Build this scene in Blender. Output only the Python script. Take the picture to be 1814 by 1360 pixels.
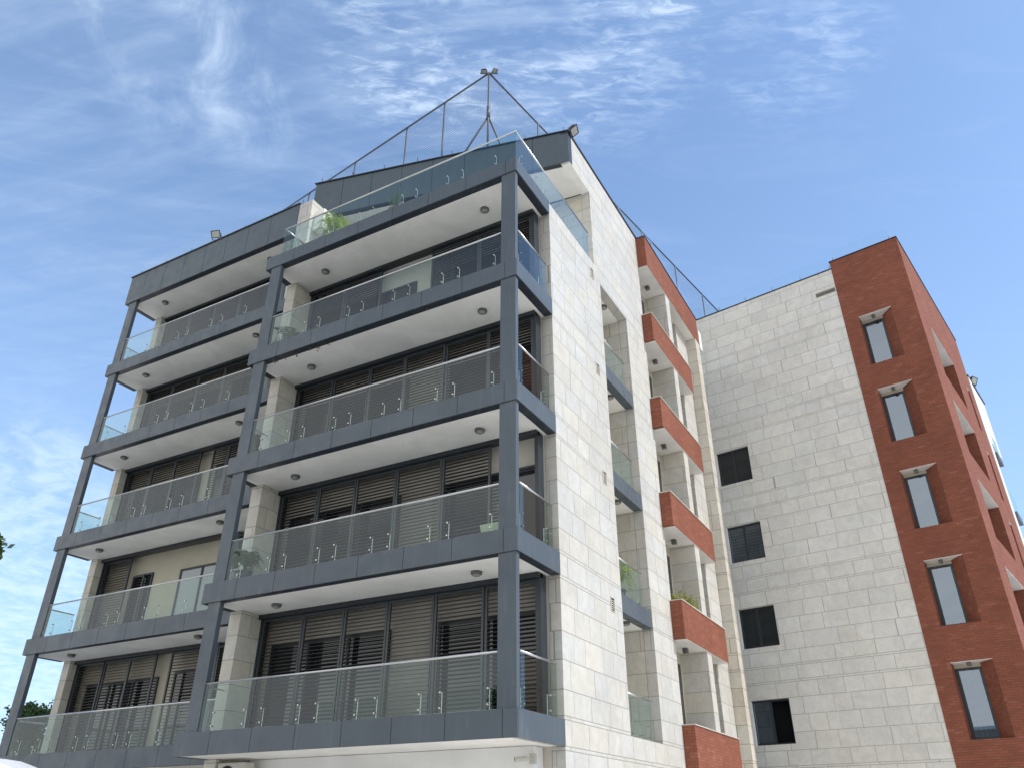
import bpy, math, random
from mathutils import Vector, Matrix
from math import sin, cos, pi, radians, sqrt
random.seed(7)
S = bpy.context.scene
COL = S.collection
for o in list(bpy.data.objects): bpy.data.objects.remove(o)

# ------------------------------------------------------------------ camera
CAMP = Vector((7.2399, -13.283, -1.9347))
YAW, PIT = radians(-28.9887), radians(29.637)
fwd = Vector((sin(YAW)*cos(PIT), cos(YAW)*cos(PIT), sin(PIT)))
rgt = Vector((cos(YAW), -sin(YAW), 0)); upv = rgt.cross(fwd)
cd = bpy.data.cameras.new('camera'); cam = bpy.data.objects.new('camera', cd); COL.objects.link(cam)
m = Matrix((rgt, upv, -fwd)).transposed().to_4x4(); m.translation = CAMP
cam.matrix_world = m
cd.sensor_width = 36; cd.lens = 1391.6/1814*36; cd.clip_end = 6000; cd.clip_start = .05
S.camera = cam

# ------------------------------------------------------------------ light
SUN_EL, SUN_AZ = 50.0, 9.0           # azimuth counted from +X towards +Y
sv = Vector((cos(radians(SUN_EL))*cos(radians(SUN_AZ)), cos(radians(SUN_EL))*sin(radians(SUN_AZ)), sin(radians(SUN_EL))))
sl = bpy.data.lights.new('sun', 'SUN'); sl.energy = 2.0; sl.angle = radians(.5); sl.color = (1, .965, .9)
so = bpy.data.objects.new('sun', sl); COL.objects.link(so)
so.rotation_euler = sv.to_track_quat('Z', 'Y').to_euler(); so.location = (40, 0, 60)
W = bpy.data.worlds.new('World'); S.world = W; W.use_nodes = True
wt = W.node_tree; wt.nodes.clear()
def wn(t, **k):
    n = wt.nodes.new(t)
    for a, b in k.items(): setattr(n, a, b)
    return n
def wl(a, b): wt.links.new(a, b)
sky = wn('ShaderNodeTexSky', sky_type='NISHITA', sun_disc=False)
sky.sun_elevation = radians(SUN_EL); sky.sun_rotation = radians(90-SUN_AZ)
sky.air_density = 1.0; sky.dust_density = 1.0; sky.ozone_density = 2.2; sky.altitude = 20
geo = wn('ShaderNodeTexCoord')
def wm(op, a=None, b=None, c=None):
    n = wn('ShaderNodeMath', operation=op)
    for i, v in enumerate((a, b, c)):
        if v is None: continue
        if isinstance(v, (int, float)): n.inputs[i].default_value = v
        else: wl(v, n.inputs[i])
    return n.outputs[0]
sep = wn('ShaderNodeSeparateXYZ'); wl(geo.outputs['Generated'], sep.inputs[0])
dx, dy, dz = sep.outputs
zc = wm('MAXIMUM', dz, .06)
px = wm('DIVIDE', dx, zc); py = wm('DIVIDE', dy, zc)
# rotate into the wind direction (streaks), stretch
def rotv(a, sx, sy, ox=0):
    c_, s_ = cos(a), sin(a)
    u = wm('ADD', wm('MULTIPLY', px, c_*sx), wm('MULTIPLY_ADD', py, s_*sx, ox))
    v = wm('ADD', wm('MULTIPLY', px, -s_*sy), wm('MULTIPLY', py, c_*sy))
    cb = wn('ShaderNodeCombineXYZ'); wl(u, cb.inputs[0]); wl(v, cb.inputs[1]); cb.inputs[2].default_value = ox
    return cb.outputs[0]
def wnoise(vec, scale, det=6, rough=.6, dist=0, lac=2):
    n = wn('ShaderNodeTexNoise'); wl(vec, n.inputs['Vector'])
    n.inputs['Scale'].default_value = scale; n.inputs['Detail'].default_value = det
    n.inputs['Roughness'].default_value = rough; n.inputs['Distortion'].default_value = dist; n.inputs['Lacunarity'].default_value = lac
    return n.outputs['Fac']
def ramp(v, a, b):
    n = wn('ShaderNodeMapRange', interpolation_type='SMOOTHSTEP'); wl(v, n.inputs[0])
    n.inputs[1].default_value = a; n.inputs[2].default_value = b
    return n.outputs[0]
def pix(u, v):                       # direction of a place in the sky
    d = fwd + rgt*((u-907)/1391.6) - upv*((v-680)/1391.6); return d.normalized()
def blob(u, v, r0, r1):              # soft round patch of sky around a direction
    d = pix(u, v)
    dt = wm('ADD', wm('ADD', wm('MULTIPLY', dx, d.x), wm('MULTIPLY', dy, d.y)), wm('MULTIPLY', dz, d.z))
    return ramp(dt, cos(radians(r0)), cos(radians(r1)))
streak = wnoise(rotv(radians(24), 3.0, 22), 1.0, 6, .6, .25)
streak2 = wnoise(rotv(radians(12), 1.8, 15, 3.1), 1.0, 7, .62, .3)
ripple = wnoise(rotv(radians(30), 22, 56, 7.7), 1.0, 6, .62, .5)
wisp = wnoise(rotv(radians(35), 3.2, 9, 5.5), 1.0, 6, .62, .6)
puff = wnoise(rotv(radians(60), 9, 6, 1.7), 1.0, 7, .62, .5)
mA = wm('MAXIMUM', wm('MAXIMUM', blob(1040, 15, 10.5, 1), wm('MULTIPLY', blob(770, 60, 9, 1), .8)), wm('MULTIPLY', blob(1400, 60, 7, 1), .4))
mB = wm('MAXIMUM', blob(360, 80, 8, 1), wm('MAXIMUM', blob(240, 20, 5, 1), blob(430, 150, 6, .5)))
cA = wm('MULTIPLY', mA, wm('ADD', wm('MULTIPLY', wm('MULTIPLY', ramp(ripple, .40, .68), ramp(wisp, .32, .68)), .72), wm('MULTIPLY', ramp(streak, .42, .8), .26)))
cB = wm('MULTIPLY', mB, wm('MULTIPLY', ramp(puff, .40, .85), .5))
mC = wm('MAXIMUM', wm('MULTIPLY', blob(260, 220, 24, 5), 1), wm('MULTIPLY', blob(640, 200, 20, 4), 1))
cC = wm('MULTIPLY', mC, wm('ADD', wm('MULTIPLY', ramp(streak2, .40, .85), .11), wm('MULTIPLY', ramp(wisp, .35, .8), .10)))
cD = wm('MULTIPLY', wm('MAXIMUM', blob(60, 850, 5, 1), blob(-60, 1150, 17, 5)), ramp(puff, .3, .7))
cD = wm('MULTIPLY', cD, .42)
cE = wm('MULTIPLY', ramp(wisp, .5, .8), .06)
cloud = wm('MINIMUM', wm('ADD', wm('ADD', cA, cB), wm('ADD', wm('ADD', cC, cD), cE)), .85)
# thin high veil: lifts the deep blue a little everywhere, more towards the horizon
veil = wm('ADD', .14, wm('MULTIPLY', ramp(dz, .8, .05), .46))
tint = wn('ShaderNodeMix', data_type='RGBA', blend_type='MULTIPLY'); tint.inputs[0].default_value = 1
wl(sky.outputs[0], tint.inputs[6]); tint.inputs[7].default_value = (.64, .74, .82, 1)
mv = wn('ShaderNodeMix', data_type='RGBA'); wl(veil, mv.inputs[0]); wl(tint.outputs[2], mv.inputs[6]); mv.inputs[7].default_value = (2.2, 3.2, 4.8, 1)
mc = wn('ShaderNodeMix', data_type='RGBA'); wl(cloud, mc.inputs[0]); wl(mv.outputs[2], mc.inputs[6]); mc.inputs[7].default_value = (3.7, 4.4, 5.2, 1)
# unseen white cloud, added behind the viewer to light the shaded fronts
fill_bank = wm('MULTIPLY', wm('MULTIPLY', ramp(dy, .05, -.35), ramp(dz, .72, .46)), wm('MULTIPLY_ADD', ramp(wisp, .3, .7), .12, .88))
mb_ = wn('ShaderNodeMix', data_type='RGBA'); wl(fill_bank, mb_.inputs[0]); wl(mc.outputs[2], mb_.inputs[6]); mb_.inputs[7].default_value = (5.5, 5.4, 5.15, 1)
bg = wn('ShaderNodeBackground'); bg.inputs[1].default_value = .15; wl(mb_.outputs[2], bg.inputs[0])
wo = wn('ShaderNodeOutputWorld'); wl(bg.outputs[0], wo.inputs[0])
S.view_settings.view_transform = 'Standard'; S.view_settings.look = 'None'
S.view_settings.exposure = 0.85; S.view_settings.gamma = 1
S.render.engine = 'CYCLES'; S.cycles.max_bounces = 10; S.cycles.transparent_max_bounces = 24; S.cycles.diffuse_bounces = 5
S.render.resolution_x = 1024; S.render.resolution_y = 767

# ------------------------------------------------------------------ materials
def mat(name, col=(.5,.5,.5), rough=.6, metal=0, spec=.5):
    M = bpy.data.materials.new(name); M.use_nodes = True
    b = M.node_tree.nodes['Principled BSDF']
    b.inputs['Base Color'].default_value = (*col, 1); b.inputs['Roughness'].default_value = rough
    b.inputs['Metallic'].default_value = metal; b.inputs['Specular IOR Level'].default_value = spec
    return M
class NT:
    def __init__(s, M): s.t = M.node_tree; s.b = s.t.nodes.get('Principled BSDF')
    def n(s, ty, **k):
        n = s.t.nodes.new(ty)
        for a, b in k.items(): setattr(n, a, b)
        return n
    def l(s, a, b): s.t.links.new(a, b)
    def m(s, op, a=None, b=None, c=None):
        n = s.n('ShaderNodeMath', operation=op)
        for i, v in enumerate((a, b, c)):
            if v is None: continue
            if isinstance(v, (int, float)): n.inputs[i].default_value = v
            else: s.l(v, n.inputs[i])
        return n.outputs[0]
    def sep(s):
        tc = s.n('ShaderNodeTexCoord'); sp = s.n('ShaderNodeSeparateXYZ'); s.l(tc.outputs['Object'], sp.inputs[0])
        return tc.outputs['Object'], sp.outputs
    def comb(s, x, y, z=0.):
        c = s.n('ShaderNodeCombineXYZ')
        for i, v in enumerate((x, y, z)):
            if isinstance(v, (int, float)): c.inputs[i].default_value = v
            else: s.l(v, c.inputs[i])
        return c.outputs[0]
    def noise(s, vec, sc, det=4, ro=.55, dist=0):
        n = s.n('ShaderNodeTexNoise'); s.l(vec, n.inputs['Vector']); n.inputs['Scale'].default_value = sc
        n.inputs['Detail'].default_value = det; n.inputs['Roughness'].default_value = ro; n.inputs['Distortion'].default_value = dist
        return n.outputs['Fac']
    def rng(s, v, a, b, c=0., d=1., smooth=True):
        n = s.n('ShaderNodeMapRange'); s.l(v, n.inputs[0])
        if smooth: n.interpolation_type = 'SMOOTHSTEP'
        for i, q in enumerate((a, b, c, d)): n.inputs[1+i].default_value = q
        return n.outputs[0]
    def mix(s, f, A, B, mode='MIX'):
        n = s.n('ShaderNodeMix', data_type='RGBA', blend_type=mode)
        for i, v in ((0, f), (6, A), (7, B)):
            if isinstance(v, (int, float)): n.inputs[i].default_value = v
            elif isinstance(v, tuple): n.inputs[i].default_value = (*v[:3], 1)
            else: s.l(v, n.inputs[i])
        return n.outputs[2]
    def wh(s, vec):
        n = s.n('ShaderNodeTexWhiteNoise', noise_dimensions='3D'); s.l(vec, n.inputs['Vector']); return n.outputs['Value']
    def bump(s, h, st=.3, d=.02):
        n = s.n('ShaderNodeBump'); s.l(h, n.inputs['Height']); n.inputs['Strength'].default_value = st; n.inputs['Distance'].default_value = d
        s.l(n.outputs[0], s.b.inputs['Normal'])

def stone_mat(name, base, joint, var=.1, wid=.82, warm=(1.06, 1.0, .9)):
    M = mat(name, base, .55); N = NT(M); oc, (x, y, z) = N.sep()
    u = N.m('ADD', x, N.m('MULTIPLY', y, 1.0))
    zf = N.m('ADD', z, 34.0); fl = N.m('FLOOR', N.m('DIVIDE', zf, 3.4)); zz = N.m('SUBTRACT', zf, N.m('MULTIPLY', fl, 3.4))
    row = N.m('MULTIPLY', fl, 10.0); dist = None
    for L in (0.0, .072, .57, 1.15, 1.73, 2.31, 2.84, 2.915, 3.4):
        d = N.m('ABSOLUTE', N.m('SUBTRACT', zz, L))
        dist = d if dist is None else N.m('MINIMUM', dist, d)
        if 0 < L < 3.4: row = N.m('ADD', row, N.m('GREATER_THAN', zz, L))
    rh = N.wh(N.comb(row, 3.3, 1.7))
    u2 = N.m('ADD', N.m('DIVIDE', u, wid), N.m('MULTIPLY', rh, 13.0))
    wob = N.noise(N.comb(u2, N.m('MULTIPLY', row, 5.1)), .55, 0)
    u3 = N.m('ADD', u2, N.m('MULTIPLY', N.m('SUBTRACT', wob, .5), 1.5))
    ce = N.m('FLOOR', u3); fr = N.m('SUBTRACT', u3, ce)
    du = N.m('MULTIPLY', N.m('MINIMUM', fr, N.m('SUBTRACT', 1.0, fr)), wid)
    dm = N.m('MINIMUM', du, dist)
    jm = N.rng(dm, .004, .013, 1., 0.)
    hv = N.wh(N.comb(ce, row, 9.1)); hw = N.wh(N.comb(ce, row, 2.4))
    off = N.n('ShaderNodeVectorMath', operation='ADD'); N.l(oc, off.inputs[0]); N.l(N.comb(N.m('MULTIPLY', hv, 9.), N.m('MULTIPLY', hw, 7.), hv), off.inputs[1])
    vein = N.noise(off.outputs[0], 2.2, 8, .68, 1.4)
    cl = N.noise(oc, .5, 4, .6); gr = N.noise(off.outputs[0], 14, 4, .7)
    br = N.m('ADD', 1-var, N.m('MULTIPLY', hv, var*1.5))
    br = N.m('MULTIPLY', br, N.rng(vein, .3, .7, .91, 1.06))
    br = N.m('MULTIPLY', br, N.rng(cl, .3, .7, .94, 1.05))
    br = N.m('MULTIPLY', br, N.rng(gr, .3, .75, .965, 1.03))
    c0 = N.mix(N.m('MULTIPLY', hw, .7), base, tuple(base[i]*warm[i] for i in range(3)))
    c1 = N.mix(1., c0, N.comb(br, br, br), 'MULTIPLY')
    # rusty ochre bleed along the narrow bands
    band = N.m('ADD', N.m('LESS_THAN', zz, .072), N.m('MULTIPLY', N.m('GREATER_THAN', zz, 2.84), N.m('LESS_THAN', zz, 2.915)))
    oc2 = N.rng(N.noise(N.comb(u, N.m('MULTIPLY', row, 3.)), .7, 4, .7), .5, .75)
    c2 = N.mix(N.m('MULTIPLY', N.m('MULTIPLY', band, oc2), .55), c1, (base[0]*.95, base[1]*.84, base[2]*.62))
    run = N.rng(N.noise(N.comb(N.m('MULTIPLY', u, 5.), N.m('MULTIPLY', z, .35)), 1.0, 5, .65), .58, .8)
    c3 = N.mix(N.m('MULTIPLY', run, .2), c2, (base[0]*.55, base[1]*.52, base[2]*.48))
    N.l(N.mix(jm, c3, joint), N.b.inputs['Base Color'])
    N.bump(N.m('ADD', N.m('MULTIPLY', jm, -1.), N.m('MULTIPLY', hv, .35)), .5, .006)
    return M
def brick_mat(name):
    M = mat(name, (.25,.08,.05), .85, 0, .2); N = NT(M); oc, (x, y, z) = N.sep()
    ux = N.m('SUBTRACT', x, y); v = N.comb(ux, z)
    b = N.n('ShaderNodeTexBrick'); N.l(v, b.inputs['Vector'])
    b.inputs['Scale'].default_value = 1; b.inputs['Brick Width'].default_value = .245; b.inputs['Row Height'].default_value = .077
    b.inputs['Mortar Size'].default_value = .0075; b.inputs['Mortar Smooth'].default_value = .2; b.inputs['Bias'].default_value = -.1
    b.inputs['Color1'].default_value = (.28, .096, .058, 1); b.inputs['Color2'].default_value = (.225, .076, .048, 1)
    b.inputs['Mortar'].default_value = (.15, .072, .05, 1)
    pal = N.wh(N.comb(N.m('FLOOR', N.m('DIVIDE', ux, .245)), N.m('FLOOR', N.m('DIVIDE', z, .077))))
    c = N.mix(N.m('MULTIPLY', N.m('GREATER_THAN', pal, .965), .22), b.outputs['Color'], (.42, .2, .14))
    blot = N.rng(N.noise(oc, .7, 5, .62), .3, .7, .91, 1.07)
    c = N.mix(1., c, N.comb(blot, blot, blot), 'MULTIPLY')
    eff = N.rng(N.noise(oc, 1.6, 5, .7), .6, .82)
    c = N.mix(N.m('MULTIPLY', eff, .12), c, (.42, .2, .15))
    N.l(c, N.b.inputs['Base Color']); N.bump(N.m('SUBTRACT', 1., b.outputs['Fac']), .5, .008)
    return M
def plaster_mat(name, base, stain=.12, rough=.8):
    M = mat(name, base, rough); N = NT(M); oc, (x, y, z) = N.sep()
    a = N.rng(N.noise(oc, .8, 5, .65, .4), .3, .75, 1-stain, 1.04)
    c = N.mix(1., base, N.comb(a, a, a), 'MULTIPLY')
    s = N.rng(N.noise(oc, 2.7, 6, .72, 1.2), .62, .8)
    c = N.mix(N.m('MULTIPLY', s, stain*1.6), c, (base[0]*.62, base[1]*.58, base[2]*.5))
    N.l(c, N.b.inputs['Base Color']); N.bump(N.noise(oc, 30, 3, .6), .12, .003)
    return M
def metal_mat(name, base, rough=.42, var=.1):
    M = mat(name, base, rough, 0, .45); N = NT(M); oc, (x, y, z) = N.sep()
    a = N.rng(N.noise(oc, .55, 4, .6), .3, .7, 1-var, 1+var)
    st = N.rng(N.noise(N.comb(N.m('MULTIPLY', N.m('ADD', x, y), 9.), N.m('MULTIPLY', z, .9)), 1., 5, .6), .5, .85)
    c = N.mix(1., base, N.comb(a, a, a), 'MULTIPLY')
    c = N.mix(N.m('MULTIPLY', st, .26), c, (.24, .25, .25))
    N.l(c, N.b.inputs['Base Color'])
    N.l(N.rng(N.noise(oc, 3, 4, .6), .3, .7, rough-.08, rough+.12), N.b.inputs['Roughness'])
    N.bump(N.noise(oc, .9, 2, .5), .1, .02)
    return M
def glass_mat(name, tint, base=.05, gain=1.6, grime=.05, refl=(.95, .97, 1)):
    M = bpy.data.materials.new(name); M.use_nodes = True; t = M.node_tree; t.nodes.clear(); N = NT(M)
    tr = N.n('ShaderNodeBsdfTransparent'); tr.inputs[0].default_value = (*tint, 1)
    gl = N.n('ShaderNodeBsdfGlossy'); gl.inputs['Roughness'].default_value = .015; gl.inputs[0].default_value = (*refl, 1)
    gg = N.n('ShaderNodeNewGeometry'); vd = N.n('ShaderNodeVectorMath', operation='DOT_PRODUCT'); N.l(gg.outputs['Normal'], vd.inputs[0]); N.l(gg.outputs['Incoming'], vd.inputs[1])
    sch = N.m('POWER', N.m('SUBTRACT', 1., N.m('MINIMUM', N.m('ABSOLUTE', vd.outputs['Value']), 1.)), 5.)
    f = N.m('MULTIPLY', N.m('MINIMUM', N.m('MULTIPLY_ADD', sch, gain, base), .95), N.m('SUBTRACT', 1., gg.outputs['Backfacing']))
    mx = N.n('ShaderNodeMixShader'); N.l(f, mx.inputs[0]); N.l(tr.outputs[0], mx.inputs[1]); N.l(gl.outputs[0], mx.inputs[2])
    df = N.n('ShaderNodeBsdfDiffuse'); df.inputs[0].default_value = (.6, .64, .64, 1)
    oc, (x, y, z) = N.sep()
    g = N.m('MULTIPLY', N.rng(N.noise(N.comb(N.m('MULTIPLY', N.m('ADD', x, y), 2.), z), 1.3, 5, .65), .3, .8, .3, 1.), grime)
    m2 = N.n('ShaderNodeMixShader'); N.l(g, m2.inputs[0]); N.l(mx.outputs[0], m2.inputs[1]); N.l(df.outputs[0], m2.inputs[2])
    o = N.n('ShaderNodeOutputMaterial'); N.l(m2.outputs[0] if grime > 0 else mx.outputs[0], o.inputs[0])
    return M
def leaf_mat(name, c1, c2, trans=.35):
    M = mat(name, c1, .5); N = NT(M); oc, _ = N.sep()
    gi = N.n('ShaderNodeNewGeometry')
    f = N.m('ADD', N.m('MULTIPLY', gi.outputs['Random Per Island'], .7), N.m('MULTIPLY', N.noise(oc, 2.5, 2), .3))
    c = N.mix(f, c1, c2); N.l(c, N.b.inputs['Base Color'])
    td = N.n('ShaderNodeBsdfTranslucent'); N.l(c, td.inputs[0])
    mx = N.n('ShaderNodeMixShader'); mx.inputs[0].default_value = trans
    N.l(N.b.outputs[0], mx.inputs[1]); N.l(td.outputs[0], mx.inputs[2])
    N.l(mx.outputs[0], N.t.nodes['Material Output'].inputs[0]); return M

STONE = stone_mat('stone_sunlit_copy', (.53, .52, .487), (.28, .265, .24), .055)  # sunlit copy of the wall stone, colour darkened to soften the light contrast
STONE_S = stone_mat('stone_shaded_copy', (.69, .68, .635), (.34, .33, .30), .055, .86, (1.03, 1.0, .95))  # shaded copy of the same stone, colour lightened to lift its shade
TAN = stone_mat('warm_stone', (.56, .53, .465), (.24, .2, .15), .08, 1.3)
PIER = stone_mat('pier_stone', (.55, .535, .49), (.3, .27, .22), .08, 1.6)
BRICK = brick_mat('red_brick')
SOFFIT = plaster_mat('soffit_plaster', (.85, .83, .785), .13)
CREAM = plaster_mat('cream_render', (.50, .46, .37), .1)
WHITE = plaster_mat('white_render', (.78, .78, .76), .08)
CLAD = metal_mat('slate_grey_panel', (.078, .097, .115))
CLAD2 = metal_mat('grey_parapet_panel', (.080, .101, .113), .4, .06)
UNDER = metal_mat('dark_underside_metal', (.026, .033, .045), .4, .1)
DARK = mat('dark_metal', (.02, .024, .03), .4)
FRAME = mat('anthracite_frame', (.028, .034, .042), .38)
SLAT = mat('shutter_slat', (.017, .017, .019), .42)
MULL = mat('shutter_frame', (.05, .058, .066), .4)
STEEL = mat('brushed_steel', (.58, .56, .54), .32, 1)
ROOM = mat('dark_room', (.012, .014, .017), .9, 0, .1)
WINGL = mat('dark_window_glass', (.012, .016, .02), .04, 0, .8)
GLASS = glass_mat('railing_glass', (.84, .91, .89), .058, 1.2, .0, (.86, .93, 1))
ROOFG = glass_mat('roof_rail_glass', (.95, .975, .98), .03, .9, .01)
PANE = glass_mat('window_pane', (.42, .48, .54), .26, 1.0, .0, (.72, .84, 1))
CURT = plaster_mat('curtain_cloth', (.62, .64, .66), .1)
GALV = mat('galvanised_post', (.11, .12, .14), .5, .4)
LAMPB = mat('lamp_body', (.10, .10, .095), .5); LAMPG = mat('lamp_lens', (.28, .28, .26), .25)
GRILL = mat('vent_grille', (.52, .49, .42), .6)

# ------------------------------------------------------------------ mesh builder
class MB:
    def __init__(s): s.v = []; s.f = []; s.sm = False
    def quad(s, a, b, c, d): i = len(s.v); s.v += [tuple(a), tuple(b), tuple(c), tuple(d)]; s.f.append((i, i+1, i+2, i+3)); return s
    def tri(s, a, b, c): i = len(s.v); s.v += [tuple(a), tuple(b), tuple(c)]; s.f.append((i, i+1, i+2)); return s
    def hexa(s, p):      # 8 points: bottom 0-3 ccw, top 4-7
        i = len(s.v); s.v += [tuple(q) for q in p]
        for f in ((3,2,1,0), (4,5,6,7), (0,1,5,4), (1,2,6,5), (2,3,7,6), (3,0,4,7)): s.f.append(tuple(i+k for k in f))
        return s
    def box(s, x0, x1, y0, y1, z0, z1):
        return s.hexa([(x0,y0,z0),(x1,y0,z0),(x1,y1,z0),(x0,y1,z0),(x0,y0,z1),(x1,y0,z1),(x1,y1,z1),(x0,y1,z1)])
    def obox(s, c, ax, ay, az):     # centre and half axis vectors
        c = Vector(c); ax, ay, az = Vector(ax), Vector(ay), Vector(az)
        return s.hexa([c-ax-ay-az, c+ax-ay-az, c+ax+ay-az, c-ax+ay-az, c-ax-ay+az, c+ax-ay+az, c+ax+ay+az, c-ax+ay+az])
    def tube(s, a, b, r, n=8, r2=None, cap=True):
        a, b = Vector(a), Vector(b); d = (b-a).normalized(); r2 = r if r2 is None else r2
        q = d.orthogonal().normalized(); w = d.cross(q); i = len(s.v)
        for P, R in ((a, r), (b, r2)):
            for k in range(n):
                t = 2*pi*k/n; s.v.append(tuple(P+q*(R*cos(t))+w*(R*sin(t))))
        for k in range(n): s.f.append((i+k, i+(k+1) % n, i+n+(k+1) % n, i+n+k))
        if cap: s.f.append(tuple(i+n-1-k for k in range(n))); s.f.append(tuple(i+n+k for k in range(n)))
        return s
    def path(s, pts, r, n=8):
        for a, b in zip(pts, pts[1:]): s.tube(a, b, r, n)
        return s
    def lathe(s, prof, c=(0,0,0), n=24, axis='z'):
        i = len(s.v)
        for r, h in prof:
            for k in range(n):
                t = 2*pi*k/n; s.v.append((c[0]+r*cos(t), c[1]+r*sin(t), c[2]+h))
        for j in range(len(prof)-1):
            for k in range(n): a = i+j*n; s.f.append((a+k, a+(k+1) % n, a+n+(k+1) % n, a+n+k))
        return s
    def sphere(s, c, r, n=12, m_=8, sc=(1,1,1)):
        i = len(s.v)
        for j in range(m_+1):
            p = pi*j/m_
            for k in range(n): t = 2*pi*k/n; s.v.append((c[0]+r*sc[0]*sin(p)*cos(t), c[1]+r*sc[1]*sin(p)*sin(t), c[2]+r*sc[2]*cos(p)))
        for j in range(m_):
            for k in range(n): a = i+j*n; s.f.append((a+k, a+n+k, a+n+(k+1) % n, a+(k+1) % n))
        return s
    def build(s, name, M, parent=None, smooth=False, bevel=0):
        me = bpy.data.meshes.new(name); me.from_pydata(s.v, [], s.f); me.update()
        me.materials.append(M)
        if smooth:
            for p in me.polygons: p.use_smooth = True
        o = bpy.data.objects.new(name, me); COL.objects.link(o)
        if parent is not None:
            o.parent = parent
            if parent.type == 'EMPTY' and 'base' in parent: o.location = -Vector(parent['base'])
        if bevel:
            b = o.modifiers.new('bevel', 'BEVEL'); b.width = bevel; b.segments = 2; b.limit_method = 'ANGLE'
        return o
def wall(axis, p0, p1, a0, a1, z0, z1, holes, mb=None):
    """wall slab with rectangular holes; axis 'x': spans a along y, thickness p0..p1 in x; axis 'y': spans x, thickness in y"""
    mb = mb or MB()
    A = sorted({a0, a1, *[h[0] for h in holes], *[h[1] for h in holes]}); Zs = sorted({z0, z1, *[h[2] for h in holes], *[h[3] for h in holes]})
    A = [a for a in A if a0 <= a <= a1]; Zs = [z for z in Zs if z0 <= z <= z1]
    def solid(i, j):
        if i < 0 or j < 0 or i >= len(A)-1 or j >= len(Zs)-1: return False
        a, z = (A[i]+A[i+1])/2, (Zs[j]+Zs[j+1])/2
        return not any(h[0] < a < h[1] and h[2] < z < h[3] for h in holes)
    P = (lambda p, a, z: (p, a, z)) if axis == 'x' else (lambda p, a, z: (a, p, z))
    for i in range(len(A)-1):
        for j in range(len(Zs)-1):
            if not solid(i, j): continue
            a, b, c, d = A[i], A[i+1], Zs[j], Zs[j+1]
            mb.quad(P(p0,a,c), P(p0,b,c), P(p0,b,d), P(p0,a,d)); mb.quad(P(p1,b,c), P(p1,a,c), P(p1,a,d), P(p1,b,d))
            if not solid(i-1, j): mb.quad(P(p0,a,c), P(p0,a,d), P(p1,a,d), P(p1,a,c))
            if not solid(i+1, j): mb.quad(P(p0,b,c), P(p1,b,c), P(p1,b,d), P(p0,b,d))
            if not solid(i, j-1): mb.quad(P(p0,a,c), P(p1,a,c), P(p1,b,c), P(p0,b,c))
            if not solid(i, j+1): mb.quad(P(p0,a,d), P(p0,b,d), P(p1,b,d), P(p1,a,d))
    return mb
def thing(name, label, cat, base=(0,0,0), rz=0, group=None, world=False):
    o = bpy.data.objects.new(name, None); COL.objects.link(o); o.location = base; o.rotation_euler = (0, 0, rz)
    o.empty_display_size = .2
    o['label'] = label; o['category'] = cat
    if group: o['group'] = group
    if world: o['base'] = list(base)
    return o
def tag(o, label, cat, group=None):
    o['label'] = label; o['category'] = cat
    if group: o['group'] = group
    return o
def copy_tree(o, parent=None):
    c = o.copy(); COL.objects.link(c); c.parent = parent
    for ch in list(o.children): copy_tree(ch, c)
    return c
H = 3.4; GZ = -3.53
LEVEL = ['lowest', 'second', 'third', 'fourth', 'topmost']

# ------------------------------------------------------------------ ground
def ground_mat(name, base, sc=1.):
    M = mat(name, base, .85); N = NT(M); oc, _ = N.sep()
    a = N.rng(N.noise(oc, .25*sc, 6, .65), .3, .7, .85, 1.12); b = N.rng(N.noise(oc, 9*sc, 4, .7), .3, .7, .88, 1.1)
    c = N.mix(1., base, N.comb(N.m('MULTIPLY', a, b), N.m('MULTIPLY', a, b), N.m('MULTIPLY', a, b)), 'MULTIPLY')
    N.l(c, N.b.inputs['Base Color']); N.bump(N.noise(oc, 40, 3), .2, .01); return M
g = MB().quad((-900,-900,GZ), (900,-900,GZ), (900,900,GZ), (-900,900,GZ)).build('ground', ground_mat('ground_soil', (.42, .38, .31), .4)); g['kind'] = 'structure'
g = MB().box(-45, 45, -17, 60, GZ, GZ+.004).build('courtyard', ground_mat('concrete_paving', (.66, .625, .565))); g['kind'] = 'structure'
g = MB().box(-120, 120, -27, -19, GZ, GZ+.004).build('road', ground_mat('asphalt', (.06, .06, .062))); g['kind'] = 'structure'
g = MB().box(-120, 120, -19, -17, GZ, GZ+.13).build('pavement', ground_mat('paving_slabs', (.33, .32, .3))); g['kind'] = 'structure'

# ------------------------------------------------------------------ APARTMENT BUILDING (left block)
B = thing('apartment_building', 'pale stone building with grey framed glass balconies and small brick balconies on its side', 'building', (-9, 5, GZ), world=True)
FX0, FT = -8.85, .487
ROOFZ = 17.88
# --- stone side wall with slot openings and the terrace opening
slots = [(5.53, 7.75, 0.0, 13.03)]
wall('x', -.3, -.012, 1.96, 9.58, GZ, ROOFZ, slots + [(1.9, 3.56, 13.55, 18), (3.5, 5.12, 13.55, 16.6)]).build('side_wall', STONE, B)
# --- masses behind
mb = MB()
mb.box(-8.4, -.31, 1.96, 5.45, GZ, 13.2)
mb.build('front_bay_wall', plaster_mat('beige_render', (.54, .51, .45), .12), B)
MB().box(-18.4, -8.45, 3.75, 15, GZ, 17.3).build('rear_wall', CREAM, B)
MB().box(-8.44, -2.2, 5.45, 16.2, GZ, 17.3).build('inner_wall', CREAM, B)
mb = MB(); mb.box(-2.21, -.31, 7.75, 9.57, GZ, 17.4); mb.build('slot_wall', PIER, B)
MB().box(-9.3, -.31, 5.13, 9.5, 13.6, 17.35).build('penthouse_wall', PIER, B)
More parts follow.
